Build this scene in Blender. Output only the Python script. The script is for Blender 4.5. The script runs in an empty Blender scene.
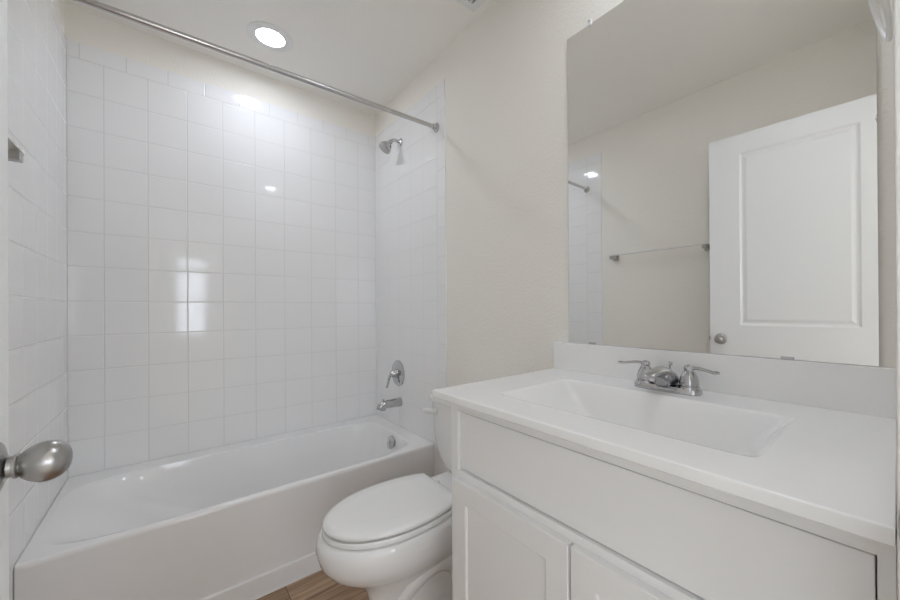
import bpy, bmesh, math, random
from mathutils import Vector, Matrix
random.seed(3)
S = bpy.context.scene
COL = S.collection
PI = math.pi

# ------------------------------------------------------------------ camera
W, D, H = 1.524, 2.622, 2.683          # room: x 0..W, y 0..D, z 0..H
FPX, PX, PY = 361.968, 493.53, 308.14
yaw, pit, rol = math.radians(41.730), math.radians(0.141), math.radians(0.361)
F = Vector((math.sin(yaw)*math.cos(pit), math.cos(yaw)*math.cos(pit), math.sin(pit)))
R0 = Vector((math.cos(yaw), -math.sin(yaw), 0)); U0 = R0.cross(F)
Rx = math.cos(rol)*R0 - math.sin(rol)*U0; Up = math.sin(rol)*R0 + math.cos(rol)*U0
cam = bpy.data.cameras.new('camera'); camo = bpy.data.objects.new('camera', cam); COL.objects.link(camo)
m = Matrix((Rx, Up, -F)).transposed().to_4x4(); m.translation = Vector((.366, -.007, 1.218)); camo.matrix_world = m
cam.sensor_width = 36; cam.lens = FPX*36/900; cam.shift_x = -(PX-450)/900; cam.shift_y = (PY-300)/900
cam.clip_start = .01; cam.clip_end = 60
S.camera = camo

# ------------------------------------------------------------------ world, exposure
w = bpy.data.worlds.new('world'); S.world = w; w.use_nodes = True
w.node_tree.nodes['Background'].inputs[0].default_value = (.9, .95, 1, 1)
w.node_tree.nodes['Background'].inputs[1].default_value = 0.6
S.view_settings.view_transform = 'Standard'; S.view_settings.look = 'None'
S.view_settings.gamma = 1; S.view_settings.use_curve_mapping = False
S.view_settings.exposure = 0.98
S.cycles.max_bounces = 24; S.cycles.diffuse_bounces = 16; S.cycles.glossy_bounces = 8
LAMP = 41.0        # downlight lens radiance
PANE = 4.5         # bedroom window radiance
FILL_SIDE = 0.62        # unseen side window added as fill, beyond the doorway to the left

# ------------------------------------------------------------------ materials
def mat(name, color, rough=.5, metal=0, spec=.5, bump=None, coat=0):
    M = bpy.data.materials.new(name); M.use_nodes = True
    n = M.node_tree.nodes; l = M.node_tree.links; b = n['Principled BSDF']
    b.inputs['Base Color'].default_value = (*color, 1); b.inputs['Roughness'].default_value = rough
    b.inputs['Metallic'].default_value = metal; b.inputs['Specular IOR Level'].default_value = spec
    if coat:
        b.inputs['Coat Weight'].default_value = coat; b.inputs['Coat Roughness'].default_value = .03
    if bump:
        sc, dist, det = bump
        t = n.new('ShaderNodeNewGeometry'); k = n.new('ShaderNodeTexNoise')
        k.inputs['Scale'].default_value = sc; k.inputs['Detail'].default_value = det
        l.new(t.outputs['Position'], k.inputs['Vector'])
        bp = n.new('ShaderNodeBump'); bp.inputs['Distance'].default_value = dist; bp.inputs['Strength'].default_value = 1
        l.new(k.outputs['Fac'], bp.inputs['Height']); l.new(bp.outputs['Normal'], b.inputs['Normal'])
    return M

class NB:
    """tiny math-node builder"""
    def __init__(s, M): s.n = M.node_tree.nodes; s.l = M.node_tree.links
    def m(s, op, a, b=None, c=None):
        k = s.n.new('ShaderNodeMath'); k.operation = op
        for i, v in enumerate((a, b, c)):
            if v is None: continue
            if isinstance(v, (int, float)): k.inputs[i].default_value = v
            else: s.l.new(v, k.inputs[i])
        return k.outputs[0]
    def sstep(s, v, lo, hi, a=0., b=1.):
        k = s.n.new('ShaderNodeMapRange'); k.interpolation_type = 'SMOOTHSTEP'
        s.l.new(v, k.inputs[0])
        for i, x in enumerate((lo, hi, a, b)): k.inputs[i+1].default_value = x
        return k.outputs[0]

TU, TV, Z0, ZSTRIP = .1584, .167, .767, .767+10*.167
YB = 1.772                                   # where the vertical bullnose strip meets the field tile
def tile_mat(name, axis, u0):
    M = mat(name, (.87, .87, .875), .07); nb = NB(M); n, l = nb.n, nb.l; b = n['Principled BSDF']
    g = n.new('ShaderNodeNewGeometry'); sp = n.new('ShaderNodeSeparateXYZ'); l.new(g.outputs['Position'], sp.inputs[0])
    u = sp.outputs['XY'.index(axis)]; v = sp.outputs[2]
    top = nb.m('GREATER_THAN', v, ZSTRIP)
    uu = nb.m('DIVIDE', nb.m('SUBTRACT', nb.m('ADD', u, nb.m('MULTIPLY', top, TU/2)), u0), TU)
    vv = nb.m('DIVIDE', nb.m('SUBTRACT', v, Z0), TV)
    if axis == 'Y':
        bul = nb.m('LESS_THAN', u, YB)
        vv = nb.m('ADD', vv, nb.m('MULTIPLY', bul, .5))
    def dist(x, T):
        f = nb.m('FRACT', nb.m('ADD', x, 20)); return nb.m('MULTIPLY', nb.m('MINIMUM', f, nb.m('SUBTRACT', 1, f)), T)
    du = dist(uu, TU)
    if axis == 'Y':
        du = nb.m('ADD', du, nb.m('ADD', nb.m('MULTIPLY', bul, 1), .0009))
        du = nb.m('MINIMUM', du, nb.m('ABSOLUTE', nb.m('SUBTRACT', u, YB)))
    d = nb.m('MINIMUM', du, dist(vv, TV))
    if axis == 'Y':
        d = nb.m('MINIMUM', d, nb.m('ADD', nb.m('ABSOLUTE', nb.m('SUBTRACT', v, ZSTRIP)), 0))
    mask = nb.sstep(d, .0008, .0022)
    mx = n.new('ShaderNodeMix'); mx.data_type = 'RGBA'; l.new(mask, mx.inputs[0])
    mx.inputs[6].default_value = (.73, .73, .725, 1); mx.inputs[7].default_value = (.87, .87, .875, 1)
    l.new(mx.outputs[2], b.inputs['Base Color'])
    l.new(nb.sstep(d, .0008, .0022, .6, .07), b.inputs['Roughness'])
    h = nb.sstep(d, .0, .0042)
    # glaze waviness, and every tile set at its own slight tilt
    ns = n.new('ShaderNodeTexNoise'); ns.inputs['Scale'].default_value = 9; ns.inputs['Detail'].default_value = 1
    l.new(g.outputs['Position'], ns.inputs['Vector'])
    h2 = nb.m('ADD', h, nb.m('MULTIPLY', ns.outputs['Fac'], .10))
    bp = n.new('ShaderNodeBump'); bp.inputs['Distance'].default_value = .0011; bp.inputs['Strength'].default_value = 1
    l.new(h2, bp.inputs['Height'])
    l.new(bp.outputs['Normal'], b.inputs['Normal'])
    return M

def plank_mat():
    M = mat('vinyl_plank', (.3, .2, .13), .45); nb = NB(M); n, l = nb.n, nb.l; b = n['Principled BSDF']
    g = n.new('ShaderNodeNewGeometry'); sp = n.new('ShaderNodeSeparateXYZ'); l.new(g.outputs['Position'], sp.inputs[0])
    x, y = sp.outputs[0], sp.outputs[1]
    row = nb.m('DIVIDE', nb.m('ADD', y, 10.04), .18); ri = nb.m('FLOOR', row)
    xs = nb.m('DIVIDE', nb.m('ADD', nb.m('ADD', x, 10), nb.m('MULTIPLY', nb.m('FRACT', nb.m('MULTIPLY', ri, .37)), 1.2)), 1.2)
    ci = nb.m('FLOOR', xs)
    cv = n.new('ShaderNodeCombineXYZ'); l.new(ri, cv.inputs[0]); l.new(ci, cv.inputs[1])
    wn = n.new('ShaderNodeTexWhiteNoise'); l.new(cv.outputs[0], wn.inputs['Vector'])
    gv = n.new('ShaderNodeCombineXYZ')
    l.new(nb.m('MULTIPLY', x, 2.2), gv.inputs[0]); l.new(nb.m('MULTIPLY', y, 26), gv.inputs[1]); l.new(nb.m('MULTIPLY', wn.outputs['Value'], 9), gv.inputs[2])
    ns = n.new('ShaderNodeTexNoise'); ns.inputs['Scale'].default_value = 1.6; ns.inputs['Detail'].default_value = 6; ns.inputs['Distortion'].default_value = .8
    l.new(gv.outputs[0], ns.inputs['Vector'])
    t = nb.m('ADD', ns.outputs['Fac'], nb.m('MULTIPLY', nb.m('SUBTRACT', wn.outputs['Value'], .5), .18))
    rp = n.new('ShaderNodeValToRGB'); e = rp.color_ramp.elements
    e[0].position = .3; e[0].color = (.21, .125, .07, 1); e[1].position = .72; e[1].color = (.56, .385, .25, 1)
    l.new(t, rp.inputs[0])
    f = nb.m('FRACT', row); dr = nb.m('MULTIPLY', nb.m('MINIMUM', f, nb.m('SUBTRACT', 1, f)), .18)
    f2 = nb.m('FRACT', xs); dc = nb.m('MULTIPLY', nb.m('MINIMUM', f2, nb.m('SUBTRACT', 1, f2)), 1.2)
    seam = nb.sstep(nb.m('MINIMUM', dr, dc), .0005, .002)
    mx = n.new('ShaderNodeMix'); mx.data_type = 'RGBA'; l.new(seam, mx.inputs[0]); mx.inputs[6].default_value = (.09, .06, .04, 1)
    l.new(rp.outputs[0], mx.inputs[7]); l.new(mx.outputs[2], b.inputs['Base Color'])
    return M

def emit(name, c, s):
    M = bpy.data.materials.new(name); M.use_nodes = True; n = M.node_tree.nodes; l = M.node_tree.links
    n.remove(n['Principled BSDF']); e = n.new('ShaderNodeEmission'); e.inputs[0].default_value = (*c, 1); e.inputs[1].default_value = s
    l.new(e.outputs[0], n['Material Output'].inputs[0]); return M

M_WALL = mat('wall_paint', (.86, .833, .780), .75, bump=(95, .0022, 3))
M_CEIL = mat('ceiling_paint', (.90, .88, .84), .8, bump=(60, .0012, 3))
M_TRIM = mat('trim_paint', (.86, .855, .84), .35)
M_DOOR = mat('door_paint', (.86, .865, .87), .38)
M_CAB = mat('cabinet_paint', (.86, .86, .86), .35)
M_MARB = mat('cultured_marble', (.88, .88, .88), .12)
M_TUB = mat('tub_enamel', (.87, .87, .87), .10)
M_CER = mat('vitreous_china', (.87, .87, .87), .06)
M_SEAT = mat('seat_plastic', (.87, .87, .865), .16)
M_CHR = mat('chrome', (.55, .55, .56), .05, 1)
M_NIK = mat('satin_nickel', (.44, .43, .42), .30, 1)
M_ROD = mat('brushed_steel', (.60, .59, .58), .2, 1)
M_BAR = mat('brushed_bar', (.80, .79, .77), .32, 1)
M_MIR = mat('mirror_silver', (.90, .905, .90), .0, 1)
M_GEDGE = mat('glass_edge', (.22, .25, .23), .2)
M_CLIP = mat('clear_plastic', (.8, .8, .8), .1)
M_DARK = mat('dark_recess', (.03, .03, .03), .6)
M_WHITE = mat('white_plastic', (.80, .80, .79), .3)
M_CAULK = mat('caulk', (.84, .84, .83), .4)
M_LENS = emit('lamp_lens', (.895, .955, 1.07), LAMP)
M_PANE = emit('daylit_pane', (.90, .97, 1.08), PANE)
FILL_FAR = 2.9          # unseen fill windows added either side of the one seen in the tile
M_FILL_FAR = emit('fill_far_pane', (.90, .97, 1.08), FILL_FAR)
M_FILL_SIDE = emit('fill_side_pane', (.90, .97, 1.08), FILL_SIDE)
M_CARP = mat('carpet', (.74, .71, .66), .95, bump=(400, .004, 2))
M_TB = tile_mat('tile_back', 'X', .1200)
M_TS = tile_mat('tile_side', 'Y', YB)
M_FLOOR = plank_mat()

# ------------------------------------------------------------------ mesh helpers
BASE = {}
def finish(name, bm, material, parent=None, ang=38):
    base = BASE.get(parent.name, Vector()) if parent else Vector()
    bmesh.ops.recalc_face_normals(bm, faces=bm.faces)
    for f in bm.faces: f.smooth = max(abs(f.normal.x), abs(f.normal.y), abs(f.normal.z)) < .9995
    c = math.radians(ang)
    for e in bm.edges:
        e.smooth = len(e.link_faces) == 2 and e.calc_face_angle(0) < c
    if base.length: bmesh.ops.translate(bm, verts=bm.verts, vec=-base)
    me = bpy.data.meshes.new(name); bm.to_mesh(me); bm.free()
    mats = material if isinstance(material, (list, tuple)) else [material]
    for k in mats: me.materials.append(k)
    o = bpy.data.objects.new(name, me); COL.objects.link(o)
    if parent:
        o.parent = parent; BASE[o.name] = base
    return o
def thing(name, label, cat, loc, group=None):
    o = bpy.data.objects.new(name, None); COL.objects.link(o); o.location = loc
    o.empty_display_size = .05
    o['label'] = label; o['category'] = cat
    if group: o['group'] = group
    BASE[o.name] = Vector(loc); return o
def struct(name, bm, material, label=None, cat=None, ang=38):
    o = finish(name, bm, material, None, ang); o['kind'] = 'structure'
    if label: o['label'] = label; o['category'] = cat or name.split('_')[0]
    return o
def merge(dst, src):
    me = bpy.data.meshes.new('t'); src.to_mesh(me); src.free(); dst.from_mesh(me); bpy.data.meshes.remove(me); return dst
def box(x0, x1, y0, y1, z0, z1, bev=0, seg=2, bm=None):
    b = bmesh.new(); bmesh.ops.create_cube(b, size=1)
    bmesh.ops.scale(b, verts=b.verts, vec=(x1-x0, y1-y0, z1-z0))
    bmesh.ops.translate(b, verts=b.verts, vec=((x0+x1)/2, (y0+y1)/2, (z0+z1)/2))
    if bev: bmesh.ops.bevel(b, geom=b.edges[:], offset=bev, segments=seg, profile=.5, affect='EDGES')
    return merge(bm, b) if bm else b
def loft(rings, cap0=True, cap1=True, closed=True, bm=None):
    b = bm or bmesh.new(); vs = [[b.verts.new(p) for p in r] for r in rings]
    n = len(rings[0])
    for i in range(len(vs)-1):
        for j in range(n if closed else n-1):
            k = (j+1) % n
            b.faces.new((vs[i][j], vs[i][k], vs[i+1][k], vs[i+1][j]))
    if cap0: b.faces.new(vs[0][::-1])
    if cap1: b.faces.new(vs[-1])
    return b
def frame_from(dirv):
    z = Vector(dirv).normalized(); a = Vector((0, 0, 1)) if abs(z.z) < .9 else Vector((1, 0, 0))
    x = a.cross(z).normalized(); return x, z.cross(x), z
def lathe(origin, axis, prof, n=32, bm=None, sx=1, sy=1):
    """prof = [(distance along the axis, radius)...]"""
    x, y, z = frame_from(axis); o = Vector(origin)
    rings = [[o + z*d + (x*math.cos(2*PI*k/n)*sx + y*math.sin(2*PI*k/n)*sy)*max(r, 1e-4) for k in range(n)] for d, r in prof]
    return loft(rings, bm=bm)
def tube(pts, rad, n=14, bm=None, flat=1.0, upv=None):
    pts = [Vector(p) for p in pts]; N = len(pts)
    rad = rad if isinstance(rad, (list, tuple)) else [rad]*N
    rings = []; px = None
    for i, p in enumerate(pts):
        t = (pts[min(i+1, N-1)] - pts[max(i-1, 0)]).normalized()
        if px is None:
            a = Vector(upv) if upv else (Vector((0, 0, 1)) if abs(t.z) < .9 else Vector((1, 0, 0)))
            px = a.cross(t).normalized()
        px = (px - t*px.dot(t)).normalized(); py = t.cross(px)
        rings.append([p + (px*math.cos(2*PI*k/n) + py*math.sin(2*PI*k/n)*flat)*rad[i] for k in range(n)])
    return loft(rings, bm=bm)
def spline(pts, k=8):
    P = [Vector(p) for p in pts]; P = [2*P[0]-P[1]] + P + [2*P[-1]-P[-2]]; out = []
    for i in range(1, len(P)-2):
        for j in range(k):
            t = j/k; a, b_, c, d = P[i-1:i+3]
            out.append(.5*((2*b_) + (c-a)*t + (2*a-5*b_+4*c-d)*t*t + (3*b_-a-3*c+d)*t**3))
    out.append(P[-2]); return out
def sring(x0, x1, y0, y1, z, n=4, N=120):
    """superellipse ring filling a rectangle"""
    cx, cy, a, b_ = (x0+x1)/2, (y0+y1)/2, (x1-x0)/2, (y1-y0)/2; out = []
    for k in range(N):
        t = 2*PI*k/N; c, s = math.cos(t), math.sin(t)
        # spread the samples over the rectangle, not over the angle only
        dx, dy = c*a, s*b_
        r = (abs(dx/a)**n + abs(dy/b_)**n)**(-1/n)
        out.append(Vector((cx+dx*r, cy+dy*r, z)))
    return out
def wallquad(pts):
    b = bmesh.new(); b.faces.new([b.verts.new(p) for p in pts]); return b

# ------------------------------------------------------------------ room shell
FY = -.004                      # room face of the wall that holds the doorway
DX0, DX1, DZ = .150, .905, 2.24 # doorway
BY = -3.9                       # far bedroom wall
struct('floor', box(-.1, W+.1, -.12, D+.1, -.10, 0), M_FLOOR)
struct('floor_bedroom', box(-1.7, 3.2, BY-.1, -.12, -.10, 0), M_CARP)
struct('ceiling', box(-.1, W+.1, -.12, D+.1, H, H+.1), M_CEIL)
struct('wall_right', box(W, W+.1, -.12, D+.1, 0, H), M_WALL)
struct('wall_left', box(-.1, -.004, -.12, D+.1, 0, H), M_WALL)
struct('wall_back', box(-.004, W, D, D+.1, 0, H), M_WALL)
b = box(DX1, W, FY-.115, FY, 0, H, .0)
box(0, DX0-.02, FY-.115, FY, 0, H, bm=b); box(DX0-.02, DX1, FY-.115, FY, DZ+.02, H, bm=b)
struct('wall_front', b, M_WALL)
# tile surround: three slabs with eased edges
ZT, TT = 2.516, .425
struct('trim_1', box(.001, W-.004, D-.004, D+.004, TT, ZT, .001), M_TB, 'white square glazed tile on the long wall behind the bathtub', 'wall tile')
struct('trim_2', box(W-.005, W+.003, 1.689, D-.004, 0, ZT, .003), M_TS, 'white square glazed tile on the shower head wall', 'wall tile')
struct('trim_3', box(-.006, .001, 1.632, D-.004, 0, ZT, .003), M_TS, 'white square glazed tile on the left wall above the tub foot', 'wall tile')
# doorway lining
b = box(DX0-.02, DX0, FY-.115, FY-.001, 0, DZ+.02); box(DX0, DX1, FY-.115, FY-.001, DZ, DZ+.02, bm=b)
struct('trim_4', b, M_TRIM, 'white door lining on the hinge side and head', 'door frame')
jamb = struct('trim_5', box(DX1-.006, DX1, FY-.115, FY-.001, 0, DZ, .0015), M_TRIM, 'white door lining on the latch side at the right edge', 'door frame')
b = box(DX1-.0085, DX1-.0058, FY-.05, FY-.012, .965, 1.04, .001)
b = loft([[Vector((x, -.0152+.0105*math.sqrt(max(0, 1-((z-1.0025)/.0300)**2)), z)) for z in [.9725+.06*i/16 for i in range(17)]] +
          [Vector((x, FY-.03, z)) for z in (1.0325, .9725)] for x in (DX1-.0095, DX1-.006)], bm=b)
finish('strike_plate', b, M_NIK, jamb)['label'] = 'satin nickel strike plate'
# baseboards
struct('baseboard_left', box(0, .013, .80, 1.632, 0, .10, .004), M_TRIM)
struct('baseboard_right', box(W-.013, W, .915, 1.689, 0, .10, .004), M_TRIM)

# bedroom seen only through the doorway's reflection, plus unseen windows added for fill
VY0, VY1, VZ0, VZ1 = -2.5, -.45, .6, 2.35
b = box(-1.7, -1.6, BY, VY0, 0, H); box(-1.7, -1.6, VY1, -.12, 0, H, bm=b)
box(-1.7, -1.6, VY0, VY1, 0, VZ0, bm=b); box(-1.7, -1.6, VY0, VY1, VZ1, H, bm=b)
struct('wall_bedroom_left', b, M_WALL)
b = box(-1.67, -1.61, VY0, VY0+.05, VZ0, VZ1); box(-1.67, -1.61, VY1-.05, VY1, VZ0, VZ1, bm=b)
box(-1.67, -1.61, VY0+.05, VY1-.05, VZ0, VZ0+.05, bm=b); box(-1.67, -1.61, VY0+.05, VY1-.05, VZ1-.05, VZ1, bm=b)
box(-1.67, -1.61, -1.5, -1.45, VZ0+.05, VZ1-.05, bm=b)
fill_win2 = struct('window_2', b, M_TRIM)
finish('pane', box(-1.66, -1.65, VY0+.02, VY1-.02, VZ0+.02, VZ1-.02), M_FILL_SIDE, fill_win2)  # glowing pane out of view, added to light the cabinet front
struct('wall_bedroom_right', box(3.1, 3.2, BY, -.12, 0, H), M_WALL)
b = box(-1.6, -.1, -.12, -.02, 0, H); box(W+.1, 3.1, -.12, -.02, 0, H, bm=b)
struct('wall_bedroom_front', b, M_WALL)
struct('ceiling_bedroom', box(-1.7, 3.2, BY, -.12, H, H+.1), M_CEIL)
WX0, WX1, WZ0, WZ1 = .42, .93, .72, 2.26
WINS = ((-1.45, -.12, .7, 2.3), (WX0, WX1, WZ0, WZ1), (1.65, 2.95, .7, 2.3))  # outer two are unseen, added as fill light
b = bmesh.new(); xs = [-1.6]
for (a0, a1, z0, z1) in WINS:
    box(xs[-1], a0, BY-.1, BY, 0, H, bm=b); box(a0, a1, BY-.1, BY, 0, z0, bm=b); box(a0, a1, BY-.1, BY, z1, H, bm=b); xs.append(a1)
box(xs[-1], 3.1, BY-.1, BY, 0, H, bm=b)
struct('wall_bedroom_far', b, M_WALL)
for k, (a0, a1, z0, z1) in ((3, WINS[0]), (4, WINS[2])):
    b = box(a0, a0+.05, BY-.07, BY, z0, z1); box(a1-.05, a1, BY-.07, BY, z0, z1, bm=b)
    box(a0+.05, a1-.05, BY-.07, BY, z0, z0+.05, bm=b); box(a0+.05, a1-.05, BY-.07, BY, z1-.05, z1, bm=b)
    box(a0+.05, a1-.05, BY-.06, BY-.01, 1.48, 1.52, bm=b)
    wk = struct('window_%d' % k, b, M_TRIM)
    finish('pane', box(a0+.02, a1-.02, BY-.06, BY-.05, z0+.02, z1-.02), M_FILL_FAR, wk)  # emissive panes never in view, added to lift the tub apron and tile
b = box(WX0, WX0+.05, BY-.07, BY, WZ0, WZ1); box(WX1-.05, WX1, BY-.07, BY, WZ0, WZ1, bm=b)
box(WX0, WX1, BY-.07, BY, WZ0, WZ0+.05, bm=b); box(WX0, WX1, BY-.07, BY, WZ1-.05, WZ1, bm=b)
box(WX0, WX1, BY-.06, BY-.01, 1.46, 1.49, bm=b)
box(WX0, WX1, BY-.06, BY-.01, 1.98, 2.08, bm=b)
win = struct('window_1', b, M_TRIM)
finish('pane', box(WX0+.02, WX1-.02, BY-.06, BY-.05, WZ0+.02, WZ1-.02), M_PANE, win)

# ------------------------------------------------------------------ door leaf standing open along the left wall
hx, hy = .178, .018
DL, DT, DZ0, DZ1 = .744, .035, .012, 2.222
ex, ey = .209, .760
ang = math.atan2(ex-hx, ey-hy)
def DP(s, d, z):   # s along the leaf from the hinge, d out of the room-side face (+ into the room)
    return Vector((hx + math.sin(ang)*s + math.cos(ang)*d, hy + math.cos(ang)*s - math.sin(ang)*d, z))
def to_door(bm):
    for v in bm.verts: v.co = DP(*v.co)
    return bm
PS0, PS1 = .095, .590
panels = ((PS0, PS1, 1.115, 2.113), (PS0, PS1, .25, .92))
def door_leaf():
    b = bmesh.new(); steps = [(0, 0), (.010, -.0075), (.018, -.0085), (.034, -.003), (.040, -.003)]
    for sgn, base in ((1, 0), (-1, -DT)):
        ss = [0, PS0, PS1, DL]; zz = [DZ0, panels[1][2], panels[1][3], panels[0][2], panels[0][3], DZ1]
        for i in range(3):
            for j in range(5):
                if i == 1 and j in (1, 3): continue
                b.faces.new([b.verts.new((s, base, z)) for s, z in ((ss[i], zz[j]), (ss[i+1], zz[j]), (ss[i+1], zz[j+1]), (ss[i], zz[j+1]))])
        for (a0, a1, z0, z1) in panels:
            rs = [[(a0+o, base+sgn*dd, z0+o), (a1-o, base+sgn*dd, z0+o), (a1-o, base+sgn*dd, z1-o), (a0+o, base+sgn*dd, z1-o)] for o, dd in steps]
            loft([[Vector(p) for p in r] for r in rs], cap0=False, cap1=True, bm=b)
    for q in (((0, 0, DZ0), (DL, 0, DZ0), (DL, -DT, DZ0), (0, -DT, DZ0)), ((0, 0, DZ1), (DL, 0, DZ1), (DL, -DT, DZ1), (0, -DT, DZ1)),
              ((0, 0, DZ0), (0, 0, DZ1), (0, -DT, DZ1), (0, -DT, DZ0)), ((DL, 0, DZ0), (DL, 0, DZ1), (DL, -DT, DZ1), (DL, -DT, DZ0))):
        b.faces.new([b.verts.new(p) for p in q])
    bmesh.ops.remove_doubles(b, verts=b.verts, dist=1e-5)
    return to_door(b)
door = struct('door_1', door_leaf(), M_DOOR, 'white panelled door standing open along the left wall', 'door', ang=12)
KZ, KS = 1.032, DL-.056
ROSE = [(0, 0), (0, .033), (.003, .033), (.006, .030), (.009, .021), (.012, .0150)]
KNOB = [(.014, .0125), (.0175, .0120), (.0185, .0145), (.021, .0145), (.0225, .0125), (.025, .0165), (.031, .0210), (.038, .0240), (.044, .0248), (.050, .0238), (.056, .0208), (.0605, .0160), (.0630, .0100), (.0640, 0)]
dn = DP(0, 1, 0)-DP(0, 0, 0)
for side in (1, -1):
    o = DP(KS, 0 if side > 0 else -DT, KZ)
    r = finish('door_knob', lathe(o, dn*side, KNOB if side > 0 else KNOB, 40), M_NIK, door)
    r['label'] = 'egg shaped satin nickel knob' if side > 0 else 'knob on the wall side of the door'
    finish('knob_rose', lathe(o, dn*side, ROSE, 40), M_NIK, r)
b = to_door(box(DL-.001, DL+.0012, -DT+.006, -.006, KZ-.028, KZ+.028))
lp = finish('latch_plate', b, M_NIK, door)
finish('latch_bolt', to_door(box(DL, DL+.010, -DT+.012, -.012, KZ-.011, KZ+.011, .002)), M_NIK, lp)
for z in (.25, 1.15, 2.03):
    finish('hinge', lathe(DP(-.004, .003, z-.045), (0, 0, 1), [(0, 0), (0, .006), (.09, .006), (.09, 0)], 16), M_NIK, door)

# ------------------------------------------------------------------ bathtub
YT = 1.818
t = thing('bathtub', 'white alcove bathtub with a flat apron between three tiled walls', 'bathtub', (W/2, 2.2, 0))
rz = .431
L, Rr, FB, BB = .002, W-.006, YT, D-.005
def tubring(x0, x1, y0, y1, z, n): return sring(x0, x1, y0, y1, z, n, 200)
rings = [tubring(L, Rr, FB, BB, 0.05, 900), tubring(L, Rr, FB, BB, rz-.016, 900), tubring(L, Rr, FB+.001, BB, rz-.007, 900), tubring(L, Rr, FB+.006, BB, rz-.001, 900), tubring(L+.002, Rr-.002, FB+.014, BB-.002, rz, 900)]
ix0, ix1, iy0, iy1 = .036, 1.424, FB+.036, 2.500
rings.append(tubring(ix0-.014, ix1+.012, iy0-.012, iy1+.012, rz, 6.5))
rings.append(tubring(ix0-.004, ix1+.004, iy0-.004, iy1+.004, rz-.002, 6))
bx0, bx1, by0, by1, bz = .52, 1.300, FB+.13, 2.44, .085
for k in range(1, 15):
    s = k/14
    zz = rz-.006 - (rz-bz)*(1-(1-s)**1.0)*.985
    e = s**1.9
    lx = ix0 + (bx0-ix0)*(s**.72)
    rings.append(tubring(lx, ix1+(bx1-ix1)*s**1.6, iy0+(by0-iy0)*e, iy1+(by1-iy1)*e, zz, 5.5-2.3*s))
rings.append(tubring(bx0+.05, bx1-.04, by0+.03, by1-.03, bz-.006, 3.2))
rings.append(tubring(bx0+.15, bx1-.12, by0+.10, by1-.10, bz-.008, 3))
finish('tub_shell', loft(rings, cap0=False, cap1=True), M_TUB, t, 50)
finish('apron_skirt', box(L, Rr, YT-.009, YT+.03, .0, .090, .006, 3), M_TUB, t)
finish('caulk_line', tube([(L, YT-.009, .002), (Rr, YT-.009, .002)], .0055, 8), M_CAULK, t)
oc = Vector((1.409, 2.148, .376)); od = Vector((-1, 0, .20))
ov = finish('overflow_plate', lathe(oc, od, [(0, 0), (0, .040), (.006, .040), (.010, .037), (.012, .030), (.0125, 0)], 36), M_CHR, t)
b = lathe(oc+od.normalized()*.011, od, [(0, .012), (.006, .011), (.008, .008), (.009, 0)], 20)
tube([oc+od.normalized()*.014, oc+od.normalized()*.018+Vector((0, -.012, -.024))], [.005, .004], 10, bm=b)
finish('trip_lever', b, M_CHR, ov)
finish('drain', lathe((1.16, 2.19, bz-.008), (0, 0, 1), [(0, .034), (.004, .034), (.006, .026), (.004, .02), (.002, 0)], 30), M_CHR, t)

# ------------------------------------------------------------------ tub fittings on the right end wall
TX = W-.005
VY = 2.258
t = thing('tub_valve', 'chrome round bath mixer plate with a lever handle on the tile', 'bath mixer', (TX, VY, .785))
esc = finish('escutcheon', lathe((TX, VY, .787), (-1, 0, 0), [(-.001, 0), (-.001, .088), (.004, .088), (.009, .083), (.013, .062), (.016, .034), (.017, 0)], 48), M_CHR, t)
b = lathe((TX-.015, VY, .787), (-1, 0, 0), [(0, .030), (.012, .030), (.02, .026), (.034, .023), (.042, .018), (.046, 0)], 32)
tube(spline([(TX-.040, VY, .789), (TX-.050, VY+.012, .783), (TX-.056, VY+.028, .752), (TX-.060, VY+.036, .712), (TX-.068, VY+.040, .692)], 5), [.013]*6+[.011]*6+[.009]*5+[.010]*4, 14, bm=b, flat=.7)
finish('valve_handle', b, M_CHR, t)
SY = 2.236
t = thing('tub_spout', 'chrome tub spout with a diverter knob below the mixer', 'tub spout', (TX, SY, .595))
b = tube([(TX+.001, SY, .597), (TX-.02, SY, .597), (TX-.06, SY, .598), (TX-.10, SY, .598), (TX-.128, SY, .594), (TX-.142, SY, .584), (TX-.146, SY, .572)], [.030, .029, .028, .027, .026, .023, .020], 24)
tube([(TX-.124, SY, .59), (TX-.124, SY, .563)], [.022, .019], 20, bm=b)
finish('spout_body', b, M_CHR, t)
finish('diverter_knob', lathe((TX-.122, SY, .615), (0, 0, 1), [(0, .006), (.010, .005), (.013, .009), (.020, .009), (.022, 0)], 18), M_CHR, t)
t = thing('overhead_shower', 'chrome shower head on a short bent arm high on the tile', 'shower head', (TX, 2.214, 2.337))
finish('arm_flange', lathe((TX+.001, 2.214, 2.334), (-1, 0, 0), [(0, 0), (0, .030), (.004, .030), (.010, .024), (.014, .012), (.014, 0)], 32), M_CHR, t)
hp = Vector((TX-.072, 2.216, 2.320))
finish('shower_arm', tube(spline([(TX, 2.214, 2.334), (TX-.02, 2.214, 2.341), (TX-.042, 2.215, 2.342), (TX-.060, 2.216, 2.334), hp], 6), .0105, 14), M_CHR, t)
hd = Vector((-.60, .10, -.80)).normalized()
hb = finish('spray_body', lathe(hp-hd*.006, hd, [(0, 0), (0, .014), (.016, .015), (.022, .020), (.034, .030), (.050, .038), (.060, .0425), (.072, .0425), (.075, .039), (.073, 0)], 36), M_CHR, t)
finish('spray_face', lathe(hp+hd*.0665, hd, [(0, 0), (.0, .037), (.0035, .036), (.0045, 0)], 36), M_NIK, hb)['label'] = 'dark grey nozzle face'

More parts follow.
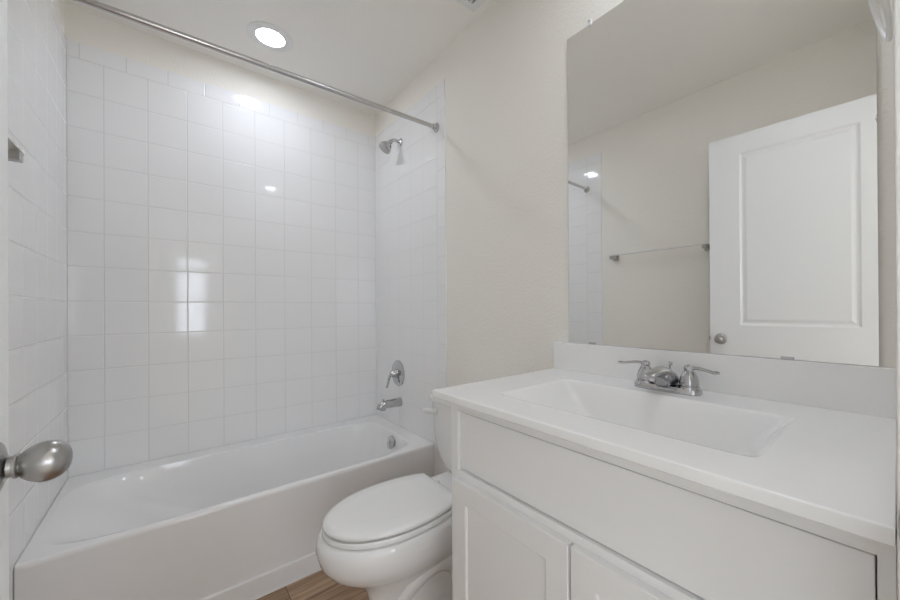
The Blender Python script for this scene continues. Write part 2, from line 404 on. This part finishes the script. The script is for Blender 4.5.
# ------------------------------------------------------------------ shower curtain rod
RY, RZ = 1.770, 2.270
RZL = 2.238
t = thing('shower_curtain_rod', 'long steel curtain rod spanning above the bathtub apron', 'curtain rod', (W/2, RY, RZ))
finish('rod', tube([(.006, RY, RZL), (W*.5, RY, (RZ+RZL)/2), (W-.012, RY, RZ)], .0118, 20), M_ROD, t)
for x, zz, d in ((.001, RZL, 1), (TX, RZ, -1)):
    finish('flange', lathe((x, RY, zz), (d, 0, 0), [(-.0005, 0), (-.0005, .027), (.006, .027), (.010, .022), (.012, .0165), (.026, .0165), (.026, 0)], 28), M_ROD, t)

# ------------------------------------------------------------------ toilet
YC = 1.272
t = thing('toilet', 'white two piece toilet with closed lid between tub and vanity', 'toilet', (1.1, YC, 0))
def egg(xf, xb, hw, z, mid=None, nf=2.15, nb=2.6, N=96, yc=None, cut=9):
    yc = YC if yc is None else yc
    xm = mid if mid is not None else xf + (xb-xf)*.50; out = []
    for k in range(N):
        a = 2*PI*k/N; c, s = math.cos(a), math.sin(a)
        n = nb if c > 0 else nf
        r = (abs(c)**n + abs(s)**n)**(-1/n)
        out.append(Vector((min(cut, xm + c*r*((xb-xm) if c > 0 else (xm-xf))), yc + s*r*hw, z)))
    return out
RZT = .447
rings = [egg(.885, 1.36, .112, 0), egg(.882, 1.365, .114, .004), egg(.884, 1.365, .113, .03), egg(.894, 1.36, .104, .06), egg(.900, 1.35, .098, .12), egg(.898, 1.34, .098, .18),
         egg(.880, 1.33, .106, .225), egg(.845, 1.32, .125, .262), egg(.797, 1.30, .150, .295), egg(.757, 1.285, .176, .330), egg(.734, 1.275, .189, .365), egg(.725, 1.27, .195, .40), egg(.726, 1.27, .195, .425), egg(.730, 1.27, .193, .438), egg(.738, 1.265, .187, RZT)]
bowl = finish('bowl', loft(rings), M_CER, t, 60)
# deck that carries the tank
finish('tank_deck', loft([sring(1.20, 1.50, YC-.105, YC+.105, .33, 6, 64), sring(1.19, 1.505, YC-.135, YC+.135, .40, 6, 64), sring(1.19, 1.505, YC-.150, YC+.150, .44, 6, 64), sring(1.195, 1.50, YC-.145, YC+.145, RZT+.006, 6, 64)]), M_CER, t, 50)
# trapway bulge on both flanks of the pedestal
for sg in (1, -1):
    finish('trapway', tube(spline([(.99, YC+sg*.060, .16), (1.05, YC+sg*.078, .235), (1.13, YC+sg*.082, .262), (1.21, YC+sg*.080, .22), (1.245, YC+sg*.078, .12), (1.30, YC+sg*.07, .05)], 6), [.030+.022*math.sin(PI*i/30) for i in range(31)], 18), M_CER, bowl)
    finish('bolt_cap', lathe((1.07, YC+sg*.118, .0), (0, 0, 1), [(0, .0), (0, .019), (.02, .018), (.028, .011), (.030, 0)], 20), M_WHITE, bowl)
def lidring(o, z, up=0): return egg(.744+o, 1.30-o, .183-o, z, mid=1.0, nf=2.05, nb=2.2, cut=1.207-o*.6)
seat = loft([lidring(.003, .4495), lidring(0, .453), lidring(0, .463), lidring(.003, .4685)])
finish('seat', seat, M_SEAT, t, 60)
lid = loft([lidring(.006, .4740), lidring(.002, .4770), lidring(.001, .484), lidring(.006, .4905), lidring(.020, .4945), lidring(.065, .4965), lidring(.13, .497)])
finish('lid', lid, M_SEAT, t, 60)
for sg in (1, -1):
    finish('hinge', box(1.195, 1.240, YC+sg*.075-.022, YC+sg*.075+.022, .447, .478, .006), M_SEAT, t)
tr = lambda x0, x1, hw, z, n: sring(x0, x1, YC-hw, YC+hw, z, n, 96)
TF = 1.302
tank = loft([tr(TF+.045, 1.500, .085, .452, 4), tr(TF+.020, 1.508, .150, .466, 4.5), tr(TF+.010, 1.510, .186, .49, 5), tr(TF+.006, 1.512, .208, .53, 6), tr(TF+.003, 1.512, .224, .59, 10), tr(TF, 1.513, .230, .68, 12), tr(TF-.002, 1.514, .232, .776, 14)])
finish('tank', tank, M_CER, t, 60)
finish('tank_lid', loft([tr(TF-.006, 1.516, .238, .777, 16), tr(TF-.013, 1.518, .245, .783, 16), tr(TF-.014, 1.518, .246, .803, 16), tr(TF-.009, 1.516, .241, .812, 16), tr(TF+.01, 1.505, .225, .816, 14)]), M_CER, t, 60)
b = lathe((TF+.001, YC+.180, .738), (-1, 0, 0), [(0, .014), (.010, .014), (.014, .010), (.022, .009), (.022, 0)], 20)
tube([(TF-.016, YC+.180, .738), (TF-.020, YC+.205, .737), (TF-.024, YC+.240, .733), (TF-.024, YC+.252, .731)], [.013, .012, .0115, .009], 12, bm=b)
finish('flush_lever', b, M_WHITE, t)

# ------------------------------------------------------------------ vanity cabinet
CT = .981                        # counter top height
CB = CT-.022
CX = .990                        # face of the cabinet frame
CY0, CY1 = -.003, .885
t = thing('vanity_cabinet', 'white two door vanity cabinet under the sink counter', 'cabinet', ((CX+W)/2, .45, 0))
b = box(CX+.0182, W-.002, CY1-.016, CY1, .0, CB)
box(CX+.0182, W-.002, CY0, CY0+.016, .0, CB, bm=b)
box(W-.012, W-.002, CY0+.016, CY1-.016, .0, CB, bm=b)
box(CX+.0182, W-.012, CY0+.016, CY1-.016, .11, .125, bm=b)
finish('carcass', b, M_CAB, t)
PZ0, PZ1 = .752, .921                                                # false drawer front opening
SL, SR = CY1-.034, CY0+.015
b = box(CX, CX+.018, SR, SL, PZ1+.002, CB)
box(CX, CX+.018, SL, CY1, .10, CB, bm=b); box(CX, CX+.018, CY0, SR, .10, CB, bm=b)
box(CX, CX+.018, SR, SL, .70, PZ0-.002, bm=b); box(CX, CX+.018, SR, SL, .10, .14, bm=b)
box(CX, CX+.018, .42, .46, .14, .70, bm=b)
finish('face_frame', b, M_CAB, t)
finish('toe_kick', box(CX+.07, CX+.085, CY0+.0165, CY1-.0165, 0, .109), M_CAB, t)
finish('false_drawer_front', box(CX+.009, CX+.025, SR+.0025, SL-.003, PZ0+.001, PZ1-.004, .0015), M_CAB, t)
def shaker(y0, y1, z0, z1, xf):
    b = bmesh.new(); st = .057
    rs = [(0, .019), (0, .0015), (.0015, 0), (st, 0), (st+.003, .002), (st+.005, .0065), (st+.02, .0065)]
    loft([[Vector((xf+d, y0+o, z0+o)), Vector((xf+d, y1-o, z0+o)), Vector((xf+d, y1-o, z1-o)), Vector((xf+d, y0+o, z1-o))] for o, d in rs], bm=b)
    return b
DTOP = .733
for y0, y1, lab in ((.448, .853, 'left'), (.036, .441, 'right')):
    d = finish('cabinet_door', shaker(y0, y1, .125, DTOP, CX-.0195), M_CAB, t, 20)
# ------------------------------------------------------------------ countertop with the moulded basin
t = thing('sink_countertop', 'white cultured marble sink counter with moulded rectangular basin and backsplash', 'sink counter', (1.23, .457, CB))
X0c, X1c, Y0c, Y1c = .940, W-.001, -.003, .913
def rr(x0, x1, y0, y1, z, n): return sring(x0, x1, y0, y1, z, n, 240)
rings = [rr(1.035, 1.385, .125, .765, CB, 30), rr(X0c+.004, X1c, Y0c, Y1c-.002, CB, 900), rr(X0c+.001, X1c, Y0c, Y1c-.001, CB+.003, 900), rr(X0c, X1c, Y0c, Y1c, CT-.005, 900), rr(X0c+.0012, X1c, Y0c, Y1c-.0012, CT-.0014, 900), rr(X0c+.0046, X1c-.001, Y0c+.001, Y1c-.0046, CT, 900),
         rr(1.046, 1.366, .140, .748, CT, 22), rr(1.052, 1.360, .146, .741, CT-.0015, 22), rr(1.057, 1.355, .151, .735, CT-.006, 22)]
for k in range(1, 9):
    q = k/8
    rings.append(rr(1.057+.050*q, 1.355-.046*q, .151+.105*q, .735-.130*q, CT-.006-.124*q, 22-6*q))
rings.append(rr(1.118, 1.296, .272, .588, CT-.137, 12)); rings.append(rr(1.16, 1.25, .36, .50, CT-.140, 4))
top = finish('counter_slab', loft(rings, cap0=False), M_MARB, t, 40)
finish('backsplash', box(W-.020, W-.001, -.003, .913, CT-.002, 1.087, .003), M_MARB, t)
finish('sink_drain', lathe((1.215, .40, CT-.133), (0, 0, 1), [(0, .024), (.003, .024), (.005, .018), (.003, .012), (.006, 0)], 28), M_CHR, t)

# ------------------------------------------------------------------ faucet
FXc, FYc = 1.432, .441
t = thing('sink_faucet', 'chrome two handle faucet on the counter behind the basin', 'faucet', (FXc, FYc, CT))
b = loft([sring(FXc-.029, FXc+.029, FYc-.092, FYc+.092, CT+.0003, 3.5, 72), sring(FXc-.029, FXc+.029, FYc-.092, FYc+.092, CT+.012, 3.5, 72), sring(FXc-.026, FXc+.026, FYc-.088, FYc+.088, CT+.017, 3.5, 72)])
finish('base_plate', b, M_CHR, t)
HS = .061
for sg in (1, -1):
    hy_ = FYc+sg*HS
    hub = finish('handle_hub', lathe((FXc, hy_, CT+.012), (0, 0, 1), [(0, .0275), (.010, .0265), (.0115, .0235), (.0135, .0235), (.015, .0255), (.024, .0245), (.036, .0215), (.046, .0165), (.050, .0135), (.0515, .0125), (.058, .0135), (.065, .0115), (.069, 0)], 32), M_CHR, t)
    finish('lever', tube(spline([(FXc, hy_, CT+.070), (FXc-.004, hy_+sg*.022, CT+.073), (FXc-.010, hy_+sg*.042, CT+.0715), (FXc-.015, hy_+sg*.064, CT+.068), (FXc-.018, hy_+sg*.078, CT+.069)], 6), [.009]*3+[.0075]*8+[.0065]*8+[.0075]*4+[.006]*2, 14, flat=.62), M_CHR, hub)
rings = []
for dx, zb, zt, hw in ((.026, .014, .020, .030), (.022, .013, .032, .033), (.012, .012, .047, .035), (-.004, .012, .061, .034), (-.022, .013, .070, .031), (-.036, .015, .0735, .028),
                       (-.050, .023, .0735, .0245), (-.068, .036, .0710, .021), (-.086, .0445, .0675, .0185), (-.100, .048, .0635, .017), (-.108, .0495, .060, .014), (-.111, .052, .057, .008)):
    zc, hh = CT+(zb+zt)/2, (zt-zb)/2
    rings.append([Vector((FXc+dx, FYc+hw*math.copysign(abs(math.cos(2*PI*k/28))**.8, math.cos(2*PI*k/28)), zc+hh*math.copysign(abs(math.sin(2*PI*k/28))**.8, math.sin(2*PI*k/28)))) for k in range(28)])
finish('spout', loft(rings), M_CHR, t, 60)
finish('aerator', lathe((FXc-.092, FYc, CT+.052), (-.2, 0, -1), [(0, .0), (0, .0115), (.014, .0110), (.014, 0)], 20), M_CHR, t)
finish('pop_up_rod', lathe((FXc+.024, FYc, CT+.01), (0, 0, 1), [(0, .003), (.058, .003), (.060, .0065), (.068, .0075), (.070, 0)], 14), M_CHR, t)

# ------------------------------------------------------------------ mirror
MY0, MY1, MZ0, MZ1 = .023, .844, 1.088, 2.261
t = thing('wall_mirror', 'large frameless mirror above the backsplash', 'mirror', (W, (MY0+MY1)/2, MZ0))
b = box(W-.0075, W-.0015, MY0, MY1, MZ0, MZ1)
for f in b.faces: f.material_index = 0 if f.normal.x < -.5 else 1
bmesh.ops.recalc_face_normals(b, faces=b.faces)
for f in b.faces: f.material_index = 0 if f.normal.x < -.5 else 1
finish('mirror_glass', b, [M_MIR, M_GEDGE], t)
for y, z in ((.742, MZ1), (.18, MZ1)):
    b = box(W-.013, W-.0005, y-.008, y+.008, z-.008, z+.016, .004)
    cl = finish('mirror_clip', b, M_CLIP, t)
    finish('screw', lathe((W-.0125, y, z+.008), (-1, 0, 0), [(0, 0), (0, .0045), (.0015, .004), (.002, 0)], 14), M_NIK, cl)
for y in (.742, .18):
    finish('mirror_clip', box(W-.010, W-.0005, y-.013, y+.013, MZ0-.0005, MZ0+.006, .001), M_CHR, t)['label'] = 'metal clip under the mirror'

# ------------------------------------------------------------------ towel bar on the left wall
t = thing('towel_bar', 'square satin nickel towel bar on the left wall behind the door', 'towel bar', (0, 1.17, 1.63))
BZ, BXo = 1.620, .072
for y in (.835, 1.500):
    p = finish('post', box(.004, BXo+.008, y-.014, y+.014, BZ-.014, BZ+.010, .0015), M_NIK, t)
    finish('wall_plate', box(0, .008, y-.022, y+.022, BZ-.022, BZ+.022, .002), M_NIK, p)
finish('bar', box(BXo-.010, BXo+.009, .812, 1.523, BZ+.0095, BZ+.020, .0015), M_BAR, t)
# ------------------------------------------------------------------ towel ring on the doorway wall beside the mirror
t = thing('towel_ring', 'pale metal towel ring on the wall right of the mirror', 'towel ring', (1.12, 0, 1.72))
finish('post', lathe((1.115, FY, 1.7715), (0, 1, 0), [(0, 0), (0, .024), (.006, .024), (.010, .012), (.034, .010), (.038, .012), (.041, 0)], 24), M_ROD, t)
pts = []
for k in range(41):
    a = 2*PI*k/40; z = 1.686+.085*math.cos(a)
    pts.append((1.115+.085*math.sin(a), -.0003+.19*(z-1.601), z))
finish('ring', tube(pts, .0036, 12), M_WHITE, t)

# ------------------------------------------------------------------ ceiling: downlights and the exhaust grille
def downlight(x, y, label):
    t = thing('recessed_light', label, 'ceiling light', (x, y, H), 'recessed ceiling lights')
    finish('trim_ring', lathe((x, y, H+.0005), (0, 0, -1), [(0, .107), (.004, .107), (.0065, .104), (.0072, .098), (.0062, .094), (.0062, .0665), (.001, .066)], 56), M_WHITE, t)
    finish('lens', lathe((x, y, H), (0, 0, -1), [(0, .0), (0, .0655), (.0025, .065), (.003, .055), (.0035, 0)], 56), M_LENS, t)
downlight(.770, 2.227, 'round white downlight lit above the bathtub')
downlight(1.243, .330, 'round white downlight lit above the sink counter')
t = thing('exhaust_grille', 'white louvred exhaust grille in the ceiling near the toilet', 'vent', (1.33, 1.23, H))
gx0, gx1, gy0, gy1 = 1.19, 1.478, 1.085, 1.373
b = bmesh.new()
for q in ((gx0, gx1, gy1-.034, gy1), (gx0, gx1, gy0, gy0+.034), (gx0, gx0+.034, gy0+.034, gy1-.034), (gx1-.034, gx1, gy0+.034, gy1-.034)):
    box(*q, H-.012, H-.0003, bm=b)
finish('grille_frame', b, M_WHITE, t)
finish('grille_back', box(gx0+.0345, gx1-.0345, gy0+.0345, gy1-.0345, H-.003, H-.0006), M_DARK, t)
k = 0; x = gx0+.045
while x < gx1-.04:
    finish('louvre', box(x, x+.009, gy0+.0345, gy1-.0345, H-.0115, H-.004), M_WHITE, t); x += .019
